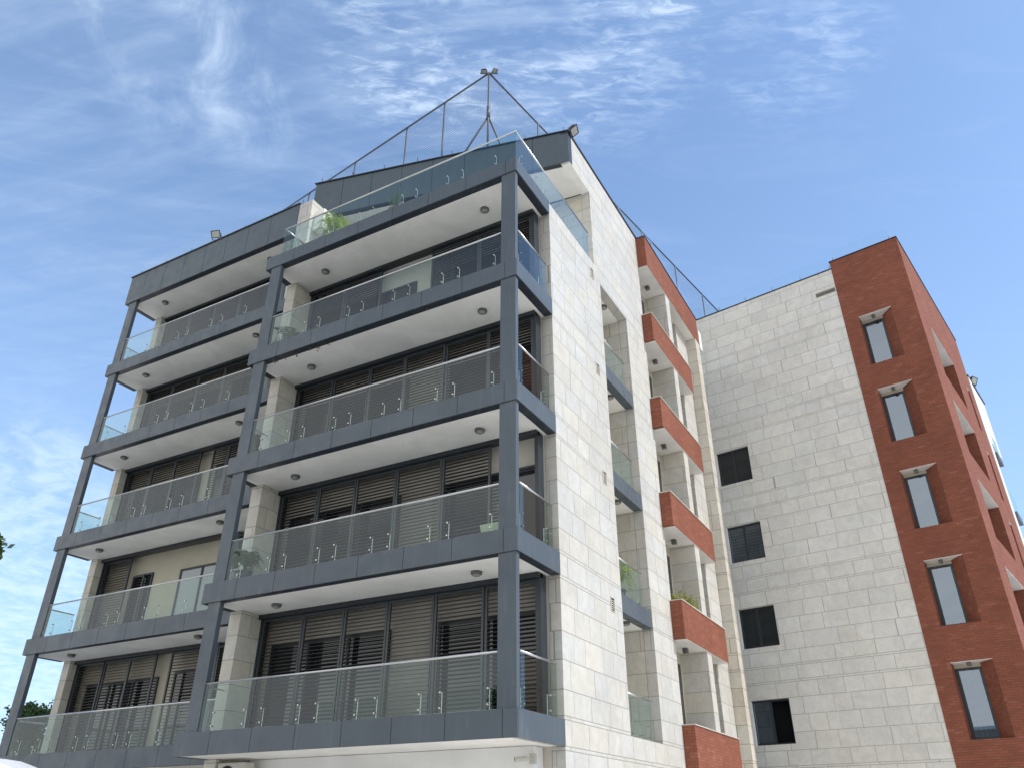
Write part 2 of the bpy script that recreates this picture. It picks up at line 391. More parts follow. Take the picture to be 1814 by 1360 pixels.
# --- recess behind the red balconies
MB().box(-2.21, -.52, 9.57, 15.3, GZ, 17.4).build('recess_wall', CREAM, B)
MB().box(-.56, .315, 11.62, 12.1, GZ, 16.45).build('recess_fin', PIER, B)
MB().box(-1.61, -.03, 13.85, 15.33, GZ, 16.45).build('recess_pier', STONE, B)
MB().box(-2.2, .365, 15.335, 15.92, GZ, 16.445).build('corner_pillar', TAN, B)
MB().box(-.2, .372, 16.06, 16.42, 16.35, 17.3).build('link_beam', WHITE, B)
mb = MB()
for k in range(6):
    z = k*H-.02
    mb.box(-.53, -.50, 9.75, 11.4, z, z+2.55) if k < 5 else None
    if k < 5: mb.box(-.53, -.50, 12.2, 13.6, z+.2, z+2.7)
mb.build('recess_door', WINGL, B)
# --- slot floors
for k in range(0, 5):
    z = k*H-.06
    if k == 4: MB().box(-2.2, -.31, 5.46, 7.76, 13.03, 13.5).build('slot_soffit', SOFFIT, B); continue
    MB().box(-2.2, -.29, 5.46, 7.76, z-.46 if k else -.5, z).build('slot_floor', SOFFIT, B)
    if k:
        MB().box(-.29, -.03, 5.532, 7.748, z-.47, z).build('slot_fascia', CLAD, B)
# --- balcony fascias, slabs
def fascia_panels(mb, axis, p0, p1, a0, a1, z0, z1, step, first=None, gap=.013):
    a = a0; n = 0
    while a < a1-1e-6:
        b = min(a1, a+(first if (n == 0 and first) else step))
        if a1-b < .25: b = a1
        (mb.box(a+gap/2, b-gap/2, p0, p1, z0, z1) if axis == 'y' else mb.box(p0, p1, a+gap/2, b-gap/2, z0, z1)); a = b; n += 1
for k in range(5):
    zt = k*H; zb = zt-FT if k < 4 else zt-.455
    w = .24 if k else .035
    mb = MB()
    fascia_panels(mb, 'y', 0, .03, FX0, 0, zb, zt, 1.235, 1.12)
    mb.box(-.03, 0, .03, 1.955, zb, zt); mb.box(FX0, FX0+.03, .03, .94, zb, zt)
    fp = mb.build('balcony_fascia', CLAD, B)
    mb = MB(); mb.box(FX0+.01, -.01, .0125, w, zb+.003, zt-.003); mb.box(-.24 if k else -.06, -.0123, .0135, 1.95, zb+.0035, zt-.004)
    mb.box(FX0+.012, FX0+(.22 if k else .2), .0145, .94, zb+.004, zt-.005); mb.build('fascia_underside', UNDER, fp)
    y1 = 1.97 if k < 4 else 5.14
    MB().box(FX0+.2, -.2, w-.02, y1, zb+.006, zt-.02).build('balcony_slab', SOFFIT, B)
WX0, WY = -18.89, 1.83
for k in range(5):
    zt = k*H; zb = zt-FT; mb = MB()
    fascia_panels(mb, 'y', WY, WY+.03, WX0, FX0-.01, zb, zt, 1.24, 1.1)
    mb.box(WX0, WX0+.03, WY+.03, 3.15, zb, zt); fp = mb.build('balcony_fascia', CLAD, B)
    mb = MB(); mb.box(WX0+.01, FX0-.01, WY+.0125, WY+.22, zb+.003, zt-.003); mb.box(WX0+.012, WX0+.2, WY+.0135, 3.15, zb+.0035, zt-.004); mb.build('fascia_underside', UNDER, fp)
    MB().box(WX0+.19, FX0-.01, WY+.2, 3.76, zb+.006, zt-.02).build('balcony_slab', SOFFIT, B)
# wing roof parapet
mb = MB(); xs = [-18.95 + i*1.17 for i in range(8)]
xs = [-18.95, -18.0, -16.88, -15.75, -14.62, -13.5, -12.38, -11.25, -9.9]
for a, b in zip(xs, xs[1:]): mb.box(a+.008, b-.008, WY-.01, WY+.02, 16.46, 17.78)
mb.box(-18.95, -18.92, WY+.02, 3.2, 16.46, 17.78); fp = mb.build('roof_parapet', CLAD2, B)
MB().box(-18.94, -9.9, WY, WY+.22, 16.463, 17.77).box(-18.93, -18.75, WY+.0215, 3.2, 16.4635, 17.765).build('parapet_underside', UNDER, fp)
MB().box(-18.99, -9.88, WY-.05, WY+.3, 17.785, 17.83).build('parapet_coping', DARK, B)
MB().box(-18.76, -8.86, WY+.2, 3.78, 16.47, 17.3).build('roof_soffit', SOFFIT, B)
# stone piers
MB().box(-18.68, -18.34, 3.15, 4.0, GZ, 16.47).build('pier', PIER, B)
MB().box(-8.82, -8.44, .94, 3.76, GZ, 13.12).build('pier', PIER, B)
MB().box(-9.9, -9.3, 1.835, 5.2, 13.55, 17.76).build('roof_pier', STONE, B)
# small stone face of wing back wall between column and pier; paler colour stands in for sunlight
MB().box(-12.35, -11.95, 3.6, 3.74, GZ, 16.46).build('pier', stone_mat('sun_toned_stone', (.78, .77, .74), (.4,.38,.35), .04), B)
# columns
def column(x0, x1, y0, zlo, zhi, n): MB().box(x0, x1, y0, y0+.13, zlo, zhi).build('balcony_column', CLAD, B, bevel=.006)
for k in range(4):
    top = (k+1)*H-FT+.001 if k < 3 else 4*H-.455+.001
    for (a, b) in ((-8.62, -8.21), (-.455, -.045)): MB().box(a, b, .035, .165, k*H-.01, top).build('balcony_column', CLAD, B)
for k in range(5):
    MB().box(-18.71, -18.28, WY+.04, WY+.17, k*H-.01, (k+1)*H-FT+.001 if k < 4 else 16.465).build('balcony_column', CLAD, B)
# penthouse sloping parapet, soffit, roof
PR, PL = (0., 3.56, 16.6, 17.93), (-9.93, 2.45, 17.58, 19.27)
def pp(t, dy, zz):          # t from right 0 to left 1
    x = PR[0]+(PL[0]-PR[0])*t; y = PR[1]+(PL[1]-PR[1])*t+dy
    zb = PR[2]+(PL[2]-PR[2])*t; zt = PR[3]+(PL[3]-PR[3])*t
    return (x, y, zb+(zt-zb)*zz)
mb = MB(); ts = [0, .125, .25, .375, .5, .625, .75, .875, 1.0]; gp = .0011
for a, b in zip(ts, ts[1:]):
    mb.hexa([pp(b-gp,0,0), pp(a+gp,0,0), pp(a+gp,.03,0), pp(b-gp,.03,0), pp(b-gp,0,1), pp(a+gp,0,1), pp(a+gp,.03,1), pp(b-gp,.03,1)])
fp = mb.build('roof_parapet', CLAD2, B)
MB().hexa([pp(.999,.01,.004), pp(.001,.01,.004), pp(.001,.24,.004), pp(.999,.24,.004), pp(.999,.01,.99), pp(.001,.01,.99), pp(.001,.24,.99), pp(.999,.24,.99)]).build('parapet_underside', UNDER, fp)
MB().hexa([pp(1.003,-.05,1.004), pp(-.004,-.05,1.004), pp(-.004,.3,1.004), pp(1.003,.3,1.004), pp(1.003,-.05,1.03), pp(-.004,-.05,1.03), pp(-.004,.3,1.03), pp(1.003,.3,1.03)]).build('parapet_coping', DARK, B)
MB().hexa([pp(.999,.22,.01), (-.3,3.72,16.603), (-.3,5.14,16.603), (-9.9,5.14,17.6), pp(.999,.22,.5), (-.3,3.72,17.2), (-.3,5.14,17.2), (-9.9,5.14,18.4)]).build('penthouse_soffit', SOFFIT, B)
MB().box(-.3, -.014, 3.62, 5.119, 16.583, 16.599).build('penthouse_soffit', SOFFIT, B)
MB().hexa([(-9.9,5.1,17.3),(-.3,5.1,16.6),(-.3,9,17.3),(-9.9,9,17.3),(-9.9,5.1,18.6),(-.3,5.1,17.75),(-.3,9,17.7),(-9.9,9,18.2)]).build('penthouse_roof', DARK, B)
# penthouse sliding window under the soffit (left part) and door
mb = MB(); mb.box(-9.0, -3.4, 5.05, 5.128, 13.62, 15.95); mb.build('penthouse_window', WINGL, B)
# side coping
MB().box(-.33, .03, 3.53, 9.6, ROOFZ+.002, ROOFZ+.05).build('side_coping', DARK, B)
# ground floor wall, stone base
MB().box(-8.0, -.5, 1.55, 1.95, GZ, -.49).build('ground_floor_wall', WHITE, B)
# --- red brick balconies
for k in range(6):
    if k < 5: zt, zb, y0, y1 = k*H+.59, k*H-.5, 9.44, 14.0
    else: zt, zb, y0, y1 = 17.84, 16.445, 9.585, 16.05
    mb = MB()
    if k < 5: mb.box(.02, .345, y0, y1, zb+.004, zt); mb.box(-.28, .021, y1-.3, y1, zb+.004, zt) if k < 0 else None
    else: mb.box(.0, .345, y0, y1, zb+.004, zt)
    if k < 5: mb.box(-.011, .021, y0, y1, zb+.004, zt)
    p = mb.build('brick_balcony' if k < 5 else 'brick_cornice', BRICK, B)
    MB().box(-1.6, .338, 9.59 if k == 5 else 9.59, y1-.006 if k == 5 else y1-.006, zb-.002, zb+.3).build('balcony_soffit' if k < 5 else 'cornice_soffit', SOFFIT, B)
    MB().box(-.02 if k < 5 else -.3, .37, y0-.02, y1+.02, zt+.002, zt+.03).build('coping', TAN if k < 5 else DARK, p if k < 0 else B)
MB().box(-2.2, -.0, 9.59, 16.0, 16.75, 17.7).build('rear_roof', CREAM, B)
# --- vents in the side wall
for z in (2.72, 6.07, 9.42, 12.85):
    f = MB(); y0, y1 = 4.76, 5.02
    f.box(-.012, .006, y0, y0+.03, z, z+.36); f.box(-.012, .006, y1-.03, y1, z, z+.36); f.box(-.012, .006, y0+.03, y1-.03, z, z+.025); f.box(-.012, .006, y0+.03, y1-.03, z+.335, z+.36)
    for i in range(5): q = z+.066+i*.05; f.box(-.0095, -.002, y0+.03, y1-.03, q, q+.02)
    v = f.build('wall_vent', GRILL, B); MB().box(-.0119, -.0105, y0+.02, y1-.02, z+.02, z+.34).build('vent_recess', ROOM, v)

# --- louvred shutters
def shutter(x0, x1, y, z0, z1, cover=None, parent=B):
    f = MB(); w = .055
    f.box(x0, x0+w, y-.03, y+.03, z0, z1); f.box(x1-w, x1, y-.03, y+.03, z0, z1)
    f.box(x0+w, x1-w, y-.03, y+.03, z1-w, z1); f.box(x0+w, x1-w, y-.03, y+.03, z0, z0+w)
    p = f.build('louvred_shutter', MULL, parent)
    s = MB(); z = z0+w+.05; a = radians(random.uniform(2, 9)); t = .006
    hw = .040; cx, cz = cos(a)*hw, sin(a)*hw
    while z < z1-w-.03:
        j = random.uniform(-.003, .003)
        s.hexa([(x0+w,y-cx,z-cz-t+j),(x1-w,y-cx,z-cz-t+j),(x1-w,y+cx,z+cz-t),(x0+w,y+cx,z+cz-t),(x0+w,y-cx,z-cz+t+j),(x1-w,y-cx,z-cz+t+j),(x1-w,y+cx,z+cz+t),(x0+w,y+cx,z+cz+t)])
        z += .088
    s.build('slats', SLAT, p); return p
PALEGL = mat('pale_window_glass', (.24, .28, .30), .06, 0, .8)
def bwindow(x0, x1, y, z0, z1, parent=B, n=2, gl=None):
    """sliding window against a wall whose face is y"""
    f = MB(); w = .06
    f.box(x0, x0+w, y-.05, y, z0, z1); f.box(x1-w, x1, y-.05, y, z0, z1); f.box(x0+w, x1-w, y-.05, y, z1-w, z1); f.box(x0+w, x1-w, y-.05, y, z0, z0+w)
    for i in range(1, n): xm = x0+(x1-x0)*i/n; f.box(xm-w/2, xm+w/2, y-.052, y, z0+w, z1-w)
    p = f.build('window', FRAME, parent); MB().box(x0+w, x1-w, y-.018, y-.006, z0+w, z1-w).build('pane', gl or WINGL, p)
    return p
FY, BY = 1.68, 1.955
panels = {0: [-8.36,-6.98,-5.68,-4.37,-3.06,-1.74,-.42], 1: [-8.36,-7.02,-5.74,-4.42,-3.02,-1.62], 2: [-8.36,-7.02,-5.68,-4.44,-3.10,-1.75,-.42], 3: [-8.36,-7.0,-5.6,None,-3.75,-2.1,-.42]}
for k in range(4):
    z0, z1 = k*H+.01, (k+1)*H-FT-.06 if k < 3 else 4*H-.455-.06
    top = MB().box(-8.43, -.32, FY-.14, FY+.06, z1-.05, z1+.058).build('shutter_track', DARK, B)
    MB().box(-8.43, -.32, FY-.05, FY+.06, k*H-.012, k*H+.012).build('shutter_track', DARK, B)
    MB().box(-.415, -.32, FY-.06, FY+.2, k*H, z1+.05).build('shutter_post', FRAME, B)
    MB().box(-8.43, -8.37, FY-.04, FY+.2, k*H, z1+.05).build('shutter_post', FRAME, B)
    L = panels[k]
    for a, b in zip(L, L[1:]):
        if a is None or b is None: continue
        shutter(a+.01, b-.01, FY+(.0 if random.random() < .6 else .03), z0+.01, z1-.055)
    # windows of the flat behind the shutters
    hz = k*H+2.2
    bwindow(-8.2, -4.45, BY, k*H, hz, n=3)
    bwindow(-3.1, -.5 if k != 1 else -.47, BY, k*H, hz, n=2)
# wing shutters
WYS, WB = 3.45, 3.745
wp = {0: [[-18.27,-16.98,-15.76,-14.5],[-13.86,-12.4]], 1: [[-18.27,-16.9]], 2: [[-18.27,-17.0,-15.75,-14.45],[-13.85,-13.1,-12.4]], 3: [[-18.27,-16.9,-15.5,-14.1,-12.4]], 4: [[-18.27,-16.9,-15.5,-14.1,-12.4]]}
for k in range(5):
    z1 = (k+1)*H-FT-.06 if k < 4 else 16.4; z0 = k*H+.01
    MB().box(-18.33, -12.35, WYS-.16, WYS+.06, z1-.05, z1+.058).build('shutter_track', DARK, B)
    MB().box(-18.33, -18.27, WYS-.05, WYS+.2, k*H, z1+.05).build('shutter_post', FRAME, B)
    for L in wp[k]:
        for a, b in zip(L, L[1:]): shutter(a+.01, b-.01, WYS+(.0 if random.random() < .6 else .03), z0+.01, z1-.055)
    # right end: shutters near the front bay
    MB().box(-11.95, -11.86, WYS-.04, WYS+.2, k*H, z1+.05).build('shutter_post', CLAD, B)
    shutter(-11.85, -10.6, WYS, z0+.01, z1-.055); shutter(-10.58, -8.9, WYS, z0+.01, z1-.055)
    if k == 1:
        bwindow(-16.88, -15.97, WB, k*H, k*H+2.25, n=1); shutter(-16.86, -16.3, WYS+.2, z0, k*H+2.2); bwindow(-14.62, -12.55, WB, k*H, k*H+2.15, n=2, gl=PALEGL)
    else: bwindow(-18.0, -14.6, WB, k*H, k*H+2.2, n=3); bwindow(-13.9, -12.5, WB, k*H, k*H+2.3, n=1)

# --- glass railings
def rail(parent, a, b, z, off, gaps, clamps, h=1.02, side=False, end=None, hr=.024, indiv=True, npn=None, g=GLASS, zlow=.01, mat_rail=STEEL):
    """glass railing from a to b; axis x (side False: off is y) or y (side True: off is x)"""
    P = (lambda t, d, zz: (off+d, t, zz)) if side else (lambda t, d, zz: (t, off+d, zz))
    root = MB().tube(P(a, .0, z+h), P(b, .0, z+h), hr, 10).build('glass_railing', mat_rail, parent, smooth=True)
    pts = [a]+gaps+[b]
    for p, q in zip(pts, pts[1:]):
        x0, y0, _ = P(p+.006, -.006, 0); x1, y1, _ = P(q-.006, .006, 0)
        MB().box(min(x0,x1), max(x0,x1), min(y0,y1), max(y0,y1), z+zlow, z+h-.015).build('glass_panel', g, root)
    for c in clamps:
        m_ = MB(); s = -1 if side else 1
        dd = .055*s
        m_.tube(P(c, dd, z-.02), P(c, dd, z+.40), .009, 6)
        for zz in (.10, .38): m_.tube(P(c, dd, z+zz), P(c, -.02*s, z+zz), .010, 8); m_.tube(P(c, -.012*s, z+zz), P(c, -.028*s, z+zz), .019, 10)
        m_.build('glass_clamp', STEEL, root, smooth=False)
    return root
cl0 = [-7.8, -6.85, -6.34, -5.30, -4.81, -3.76, -3.27, -2.21, -1.72, -.66]
for k in range(5):
    rr = rail(B, -8.2 if k < 4 else -8.35, -.46 if k < 4 else -.02, k*H, .06, [-6.62, -4.3, -2.0] if k != 1 else [-6.6, -4.32, -2.1], cl0 if k < 4 else [-8.1]+cl0)
    rail(B, .06 if k == 4 else .18, 1.72 if k < 4 else 4.85, k*H, -.05, [] if k < 4 else [1.6, 3.3], [.3, 1.4] if k < 4 else [.4, 1.3, 1.9], side=True)
    rail(B, .08, .94, k*H, -8.3 if k < 4 else -8.33, [], [.4], side=True, indiv=False) if k == 4 else None
    if k < 4: MB().tube((-8.55, .2, k*H+1.02), (-8.6, .94, k*H+1.02), .02, 8).build('handrail_return', STEEL, rr)
clw = [-17.85, -16.9, -16.35, -15.2, -14.7, -13.5, -12.95, -11.8]
for k in range(5):
    rail(B, -18.24, -8.9, k*H, WY+.06, [-15.95, -13.5, -11.1], clw)
    r2 = rail(B, WY+.1, 3.1, k*H, -18.75, [], [], side=True)
    for yy in (2.2, 2.9):
        m_ = MB(); m_.tube((-18.7,yy,k*H-.02),(-18.7,yy,k*H+.36),.012,6)
        for zz in (.1,.34): m_.tube((-18.7,yy,k*H+zz),(-18.77,yy,k*H+zz),.02,8)
        m_.build('glass_clamp', STEEL, r2)
for k in range(4):
    z = k*H-.06 if k else 0
    r = MB().tube((-.12, 5.54, z+.98), (-.12, 7.4, z+.98), .025, 10).build('glass_railing', STEEL, B, smooth=True)
    MB().box(-.126, -.114, 5.545, 6.45, z+.01, z+.96).build('glass_panel', GLASS, r); MB().box(-.126, -.114, 6.46, 7.4, z+.01, z+.96).build('glass_panel', GLASS, r)
    m_ = MB()
    for c in (5.95, 6.6, 7.15):
        m_.tube((-.19, c, z), (-.19, c, z+.38), .012, 6)
        for zz in (.1, .36): m_.tube((-.19, c, z+zz), (-.1, c, z+zz), .016, 8)
    m_.build('glass_clamp', STEEL, r)
# roof-edge glass (frameless, on short posts)
def roof_glass(parent, pts, h=.8, step=1.3):
    root = None; pm = MB(); gm = MB()
    for a, b in zip(pts, pts[1:]):
        a, b = Vector(a), Vector(b); n = max(1, int((b-a).length/step)); d = (b-a)/n; t = d.normalized(); q = Vector((-t.y, t.x, 0))*.006
        for i in range(n+1): c = a+d*i; pm.tube(c, c+Vector((0,0,.38)), .014, 6)
        for i in range(n):
            p0, p1 = a+d*i+t*.01, a+d*(i+1)-t*.01; u = Vector((0,0,h)); l = Vector((0,0,.06))
            gm.hexa([p0-q+l, p1-q+l, p1+q+l, p0+q+l, p0-q+u, p1-q+u, p1+q+u, p0+q+u])
    root = pm.build('roof_glass_rail', GALV, parent); gm.build('glass_panel', ROOFG, root); return root
roof_glass(B, [(-18.75, WY+.2, 17.83), (-10.0, WY+.2, 17.83)])
roof_glass(B, [pp(.99, .15, 1.03), pp(.02, .15, 1.03)])
roof_glass(B, [(-.2, 8.2, ROOFZ+.05), (-.2, 9.6, ROOFZ+.05), (.2, 9.75, 17.87), (.2, 15.9, 17.87)])

# ------------------------------------------------------------------ BRICK AND STONE BLOCK (right)
AZ = radians(-9.0); P0 = Vector((6.17, 17.59, 0))
R = thing('brick_and_stone_building', 'building on the right with plain stone front and red brick corner of deep windows', 'building', (6.17, 17.59, GZ), AZ)
R['base'] = [0, 0, GZ]
SW = [(-6.49, -4.98, 11.0, 12.55), (-6.49, -4.98, 7.62, 9.15), (-6.49, -4.98, 4.22, 5.74), (-6.49, -4.98, .8, 2.33)]
def zsc(z): return z*(19.6/19.75) - .0
SW = [(a, b, (c+1.93)*.9935-1.93, (d+1.93)*.9935-1.93) for a, b, c, d in SW]
wall('y', 0, .3, -10, 0, GZ, 19.5, SW + [(-.9, -.02, 18.32, 18.58)]).build('stone_wall', STONE_S, R)
MB().box(-10, .02, -.03, .32, 19.503, 19.55).build('roof_coping', DARK, R)
MB().box(-10, 2.4, .6, 9.8, GZ, 19.2).build('inner_wall', ROOM, R)
NZ = [(.58, 1.87, 14.40, 16.72), (.58, 1.87, 10.98, 13.28), (.60, 1.87, 7.52, 9.78), (.60, 1.86, 4.10, 6.36), (.60, 1.86, .58, 2.92)]
# brick front (skin with the niches folded in)
CS = 2.79; RT = 19.86
mbf = MB()
wf = wall('y', -.02, .6, 0.0, CS, GZ, RT, [(a-0, b, c, d) for a, b, c, d in NZ])
wf.build('brick_front', BRICK, R)
for i, (a, b, c, d) in enumerate(NZ):
    # splayed lining inside the opening
    ia, ib, D = a+.03, b-.46, .46
    m_ = MB(); m_.hexa([(ib, D, c-.01), (b+.001, -.0, c-.01), (b+.02, D+.1, c-.01), (ib, D+.1, c-.01), (ib, D, d), (b+.001, -.0, d), (b+.02, D+.1, d), (ib, D+.1, d)])
    m_.build('window_reveal', BRICK, R)
    MB().box(a+.001, b-.001, -.016, D+.12, d-.012, d-.001).build('window_soffit', SOFFIT, R)
    MB().box(a, ib, D-.005, D+.12, d-.14, d-.01).build('window_lintel', CREAM, R)
    f = MB(); w = .075; z1 = d-.145; z0 = c+.03
    f.box(ia-.03, ia+w, D-.02, D+.06, z0, z1); f.box(ib-w, ib, D-.02, D+.06, z0, z1); f.box(ia+w, ib-w, D-.02, D+.06, z1-w, z1); f.box(ia+w, ib-w, D-.02, D+.06, z0, z0+w)
    p = f.build('window', FRAME, R)
    MB().box(ia+w, ib-w, D+.01, D+.022, z0+w, z1-w).build('pane', PANE, p)
    MB().box(a+.001, ib, D-.03, D+.07, c-.001, c+.03).build('sill', WHITE, p)
    if i in (0, 2, 4):
        cm = MB(); n = 48; x0, x1 = ia, ib
        if i == 4: x0, x1 = ia, ib
        for q in range(n):
            u0, u1 = q/n, (q+1)/n; f0, f1 = .02*sin(u0*37+i)+.012*sin(u0*71), .02*sin(u1*37+i)+.012*sin(u1*71)
            cm.quad((x0+(x1-x0)*u0, D+.16+f0, c), (x0+(x1-x0)*u1, D+.16+f1, c), (x0+(x1-x0)*u1, D+.16+f1, d), (x0+(x1-x0)*u0, D+.16+f0, d))
        cm.build('curtain', CURT, p, smooth=True)
    else: MB().box(ia, ib, D+.2, D+.21, c, d).build('blind', mat('roller_blind', (.16, .18, .19), .7), p)
# brick side (slightly out of square)
SA = radians(-.8)
RS = MB()
side_holes = [(2.2, 6.12, 14.15, 16.47), (2.03, 5.8, 10.65, 12.95), (1.98, 5.73, 7.28, 9.55), (1.9, 5.7, 3.9, 6.2), (1.85, 5.65, .5, 2.8),
              (8.45, 9.05, 14.2, 16.4), (8.0, 8.6, 10.6, 12.9), (7.7, 8.3, 7.2, 9.5)]
sw = wall('x', -.62, 0, .0, 10.35, GZ, RT, side_holes)
def rot_side(v):
    x, y, z = v; return (CS+.0 + x*cos(SA)-y*sin(SA), x*sin(SA)+y*cos(SA), z)
sw.v = [rot_side((x, y-.019, z)) for x, y, z in sw.v]; sw.build('brick_side', BRICK, R)
for a, b, c, d in side_holes:
    MB().hexa([rot_side(q) for q in [(-.66,a,c),(-.6,a,c),(-.6,b,c),(-.66,b,c),(-.66,a,d),(-.6,a,d),(-.6,b,d),(-.66,b,d)]]).build('recess_back_wall', WHITE, R)
    MB().hexa([rot_side(q) for q in [(-.6,a+.01,d-.02),(-.004,a+.01,d-.02),(-.004,b-.01,d-.02),(-.6,b-.01,d-.02),(-.6,a+.01,d-.004),(-.004,a+.01,d-.004),(-.004,b-.01,d-.004),(-.6,b-.01,d-.004)]]).build('recess_soffit', SOFFIT, R)
c = MB(); c.box(-.03, CS+.03, -.05, .4, RT+.002, RT+.045); c.build('roof_coping', DARK, R)
c = MB(); c.hexa([rot_side(q) for q in [(-.4,.4,RT+.002),(.03,.4,RT+.002),(.03,10.38,RT+.002),(-.4,10.38,RT+.002),(-.4,.4,RT+.045),(.03,.4,RT+.045),(.03,10.38,RT+.045),(-.4,10.38,RT+.045)]]); c.build('roof_coping', DARK, R)
# rear white part behind the brick side
def rb(mb, x0, x1, y0, y1, z0, z1):
    return mb.hexa([rot_side(q) for q in [(x0,y0,z0),(x1,y0,z0),(x1,y1,z0),(x0,y1,z0),(x0,y0,z1),(x1,y0,z1),(x1,y1,z1),(x0,y1,z1)]])
rb(MB(), -.6, .03, 10.37, 11.1, GZ, 17.75).build('rear_stone_wall', WHITE, R)
rb(MB(), -.6, .0, 11.1, 14.2, 14.6, 17.8).build('rear_stone_wall', WHITE, R)
rb(MB(), -.6, .06, 10.34, 14.25, 17.803, 17.86).build('roof_coping', DARK, R)
for z in (13.9, 10.9, 7.6):
    q = rb(MB(), -.5, .13, 11.1, 12.3, z-.35, z).build('rear_balcony', CLAD, R)
    rb(MB(), .09, .102, 11.1, 12.3, z, z+.95).build('glass_panel', GLASS, q)
# square windows
for i, (a, b, c, d) in enumerate(SW):
    f = MB(); w = .06; y = .14
    f.box(a, a+w, y-.03, y+.04, c, d); f.box(b-w, b, y-.03, y+.04, c, d); f.box(a+w, b-w, y-.03, y+.04, d-w, d); f.box(a+w, b-w, y-.03, y+.04, c, c+w)
    xm = (a+b)/2; f.box(xm-.045, xm+.045, y-.035, y+.03, c+w, d-w)
    p = f.build('window', FRAME, R)
    if i != 3:
        MB().box(a+w, xm-.045, y+.01, y+.02, c+w, d-w).build('pane', WINGL if i != 1 else PANE, p); MB().box(xm+.045, b-w, y+.01, y+.02, c+w, d-w).build('pane', WINGL if i != 1 else PANE, p)
    else:
        MB().box(a+w, xm-.045, y+.01, y+.02, c+w, d-w).build('pane', PANE, p)
        cm = MB(); n = 40
        for q in range(n):
            u0, u1 = q/n, (q+1)/n; X0, X1 = a+.1, xm-.03; g0, g1 = .025*sin(u0*33), .025*sin(u1*33)
            cm.quad((X0+(X1-X0)*u0, .24+g0, c), (X0+(X1-X0)*u1, .24+g1, c), (X0+(X1-X0)*u1, .24+g1, d), (X0+(X1-X0)*u0, .24+g0, d))
        cm.build('curtain', mat('green_grey_curtain', (.10, .15, .14), .8), p, smooth=True)
    if i == 1:
        s = MB(); z = c+.3
        while z < d-.1: s.hexa([(a+w,.17,z),(b-w,.17,z),(b-w,.22,z+.05),(a+w,.22,z+.05),(a+w,.17,z+.012),(b-w,.17,z+.012),(b-w,.22,z+.062),(a+w,.22,z+.062)]); z += .125
        s.build('blind', mat('grey_blind', (.22, .25, .27), .5), p)
    MB().box(a-.005, a+.05, -.004, .11, c-.03, d+.03).build('window_surround', WHITE, p)
    MB().box(a+.05, b+.03, -.004, .11, c-.05, c-.002).build('sill', STONE_S, p)
v = MB(); a, b, c, d = -.9, -.02, 18.32, 18.58
v.box(a, a+.03, .0, .05, c, d); v.box(b-.03, b, .0, .05, c, d); v.box(a+.03, b-.03, .0, .05, d-.03, d); v.box(a+.03, b-.03, .0, .05, c, c+.03)
for i in range(4): z = c+.055+i*.05; v.hexa([(a+.03,.0,z-.01),(b-.03,.0,z-.01),(b-.03,.04,z+.02),(a+.03,.04,z+.02),(a+.03,.0,z),(b-.03,.0,z),(b-.03,.04,z+.03),(a+.03,.04,z+.03)])
v.build('wall_vent', GRILL, R)
roof_glass(R, [(-8, .25, 19.55), (-.1, .25, 19.55)]); roof_glass(R, [(.1, .3, RT+.045), (2.5, .3, RT+.045)])

# ------------------------------------------------------------------ ceiling lamps
def bulkhead():
    o = thing('ceiling_lamp', '', 'ceiling lamp'); o.scale = (.8, .8, .8)
    MB().lathe([(0, 0), (.15, 0), (.155, -.03), (.145, -.085), (.115, -.1)], n=28).build('lamp_body', LAMPB, o, smooth=True)
    MB().lathe([(.116, -.098), (.1, -.118), (.05, -.13), (0.001, -.132)], n=24).build('lamp_lens', LAMPG, o, smooth=True)
    return o
lamp0 = None
def place_lamp(p, label, grp):
    global lamp0
    if lamp0 is None: lamp0 = bulkhead(); o = lamp0
    else: o = copy_tree(lamp0)
    o.location = p; o.rotation_euler = (0, 0, random.uniform(0, 6)); o['label'] = label; o['group'] = grp
for k in range(4):
    z = (k+1)*H-FT+.006 if k < 3 else 13.6-.455+.006
    fl = LEVEL[k] if k < 3 else 'highest'
    place_lamp((-7.24, .92, z), 'round grey lamp at the left of the ceiling over the %s front bay balcony' % fl, 'round lamps on the balcony ceilings')
    place_lamp((-1.5, .92, z), 'round grey lamp near the corner column, over the %s front bay balcony' % fl, 'round lamps on the balcony ceilings')
for k in range(5):
    z = (k+1)*H-FT+.006 if k < 4 else 16.47
    place_lamp((-17.38, 2.5, z), 'round grey lamp at the outer left end over the %s left wing balcony' % LEVEL[k], 'round lamps on the balcony ceilings')
    place_lamp((-11.72, 2.5, z), 'round lamp beside the middle columns, over the %s left wing balcony' % LEVEL[k], 'round lamps on the balcony ceilings')
for k in range(1, 5):
    z = k*H-.52 if k < 4 else 13.03
    place_lamp((-.4, 6.7, z), 'round lamp in the ceiling over the %s narrow side balcony slot' % LEVEL[k-1 if k < 4 else 4], 'round lamps in the side slot ceilings')
def cube_lamp():
    o = thing('square_lamp', '', 'ceiling lamp')
    MB().box(-.075, .075, -.075, .075, -.15, 0).build('lamp_body', LAMPB, o, bevel=.008)
    MB().box(-.05, .05, -.05, .05, -.156, -.149).build('lamp_lens', LAMPG, o)
    return o
cl = cube_lamp(); first = True
for k in range(1, 6):
    z = k*H-.5-.002 if k < 5 else 16.443
    o = cl if first else copy_tree(cl); first = False
    o.location = (-.12, 10.85, z)
    o['label'] = 'square lamp under the %s' % ('red brick cornice at roof level' if k == 5 else ['second lowest','middle','fourth','highest'][k-1]+' red brick balcony'); o['group'] = 'square lamps under the brick balconies'
e1 = Vector((cos(AZ), sin(AZ), 0)); e2 = Vector((-sin(AZ), cos(AZ), 0))
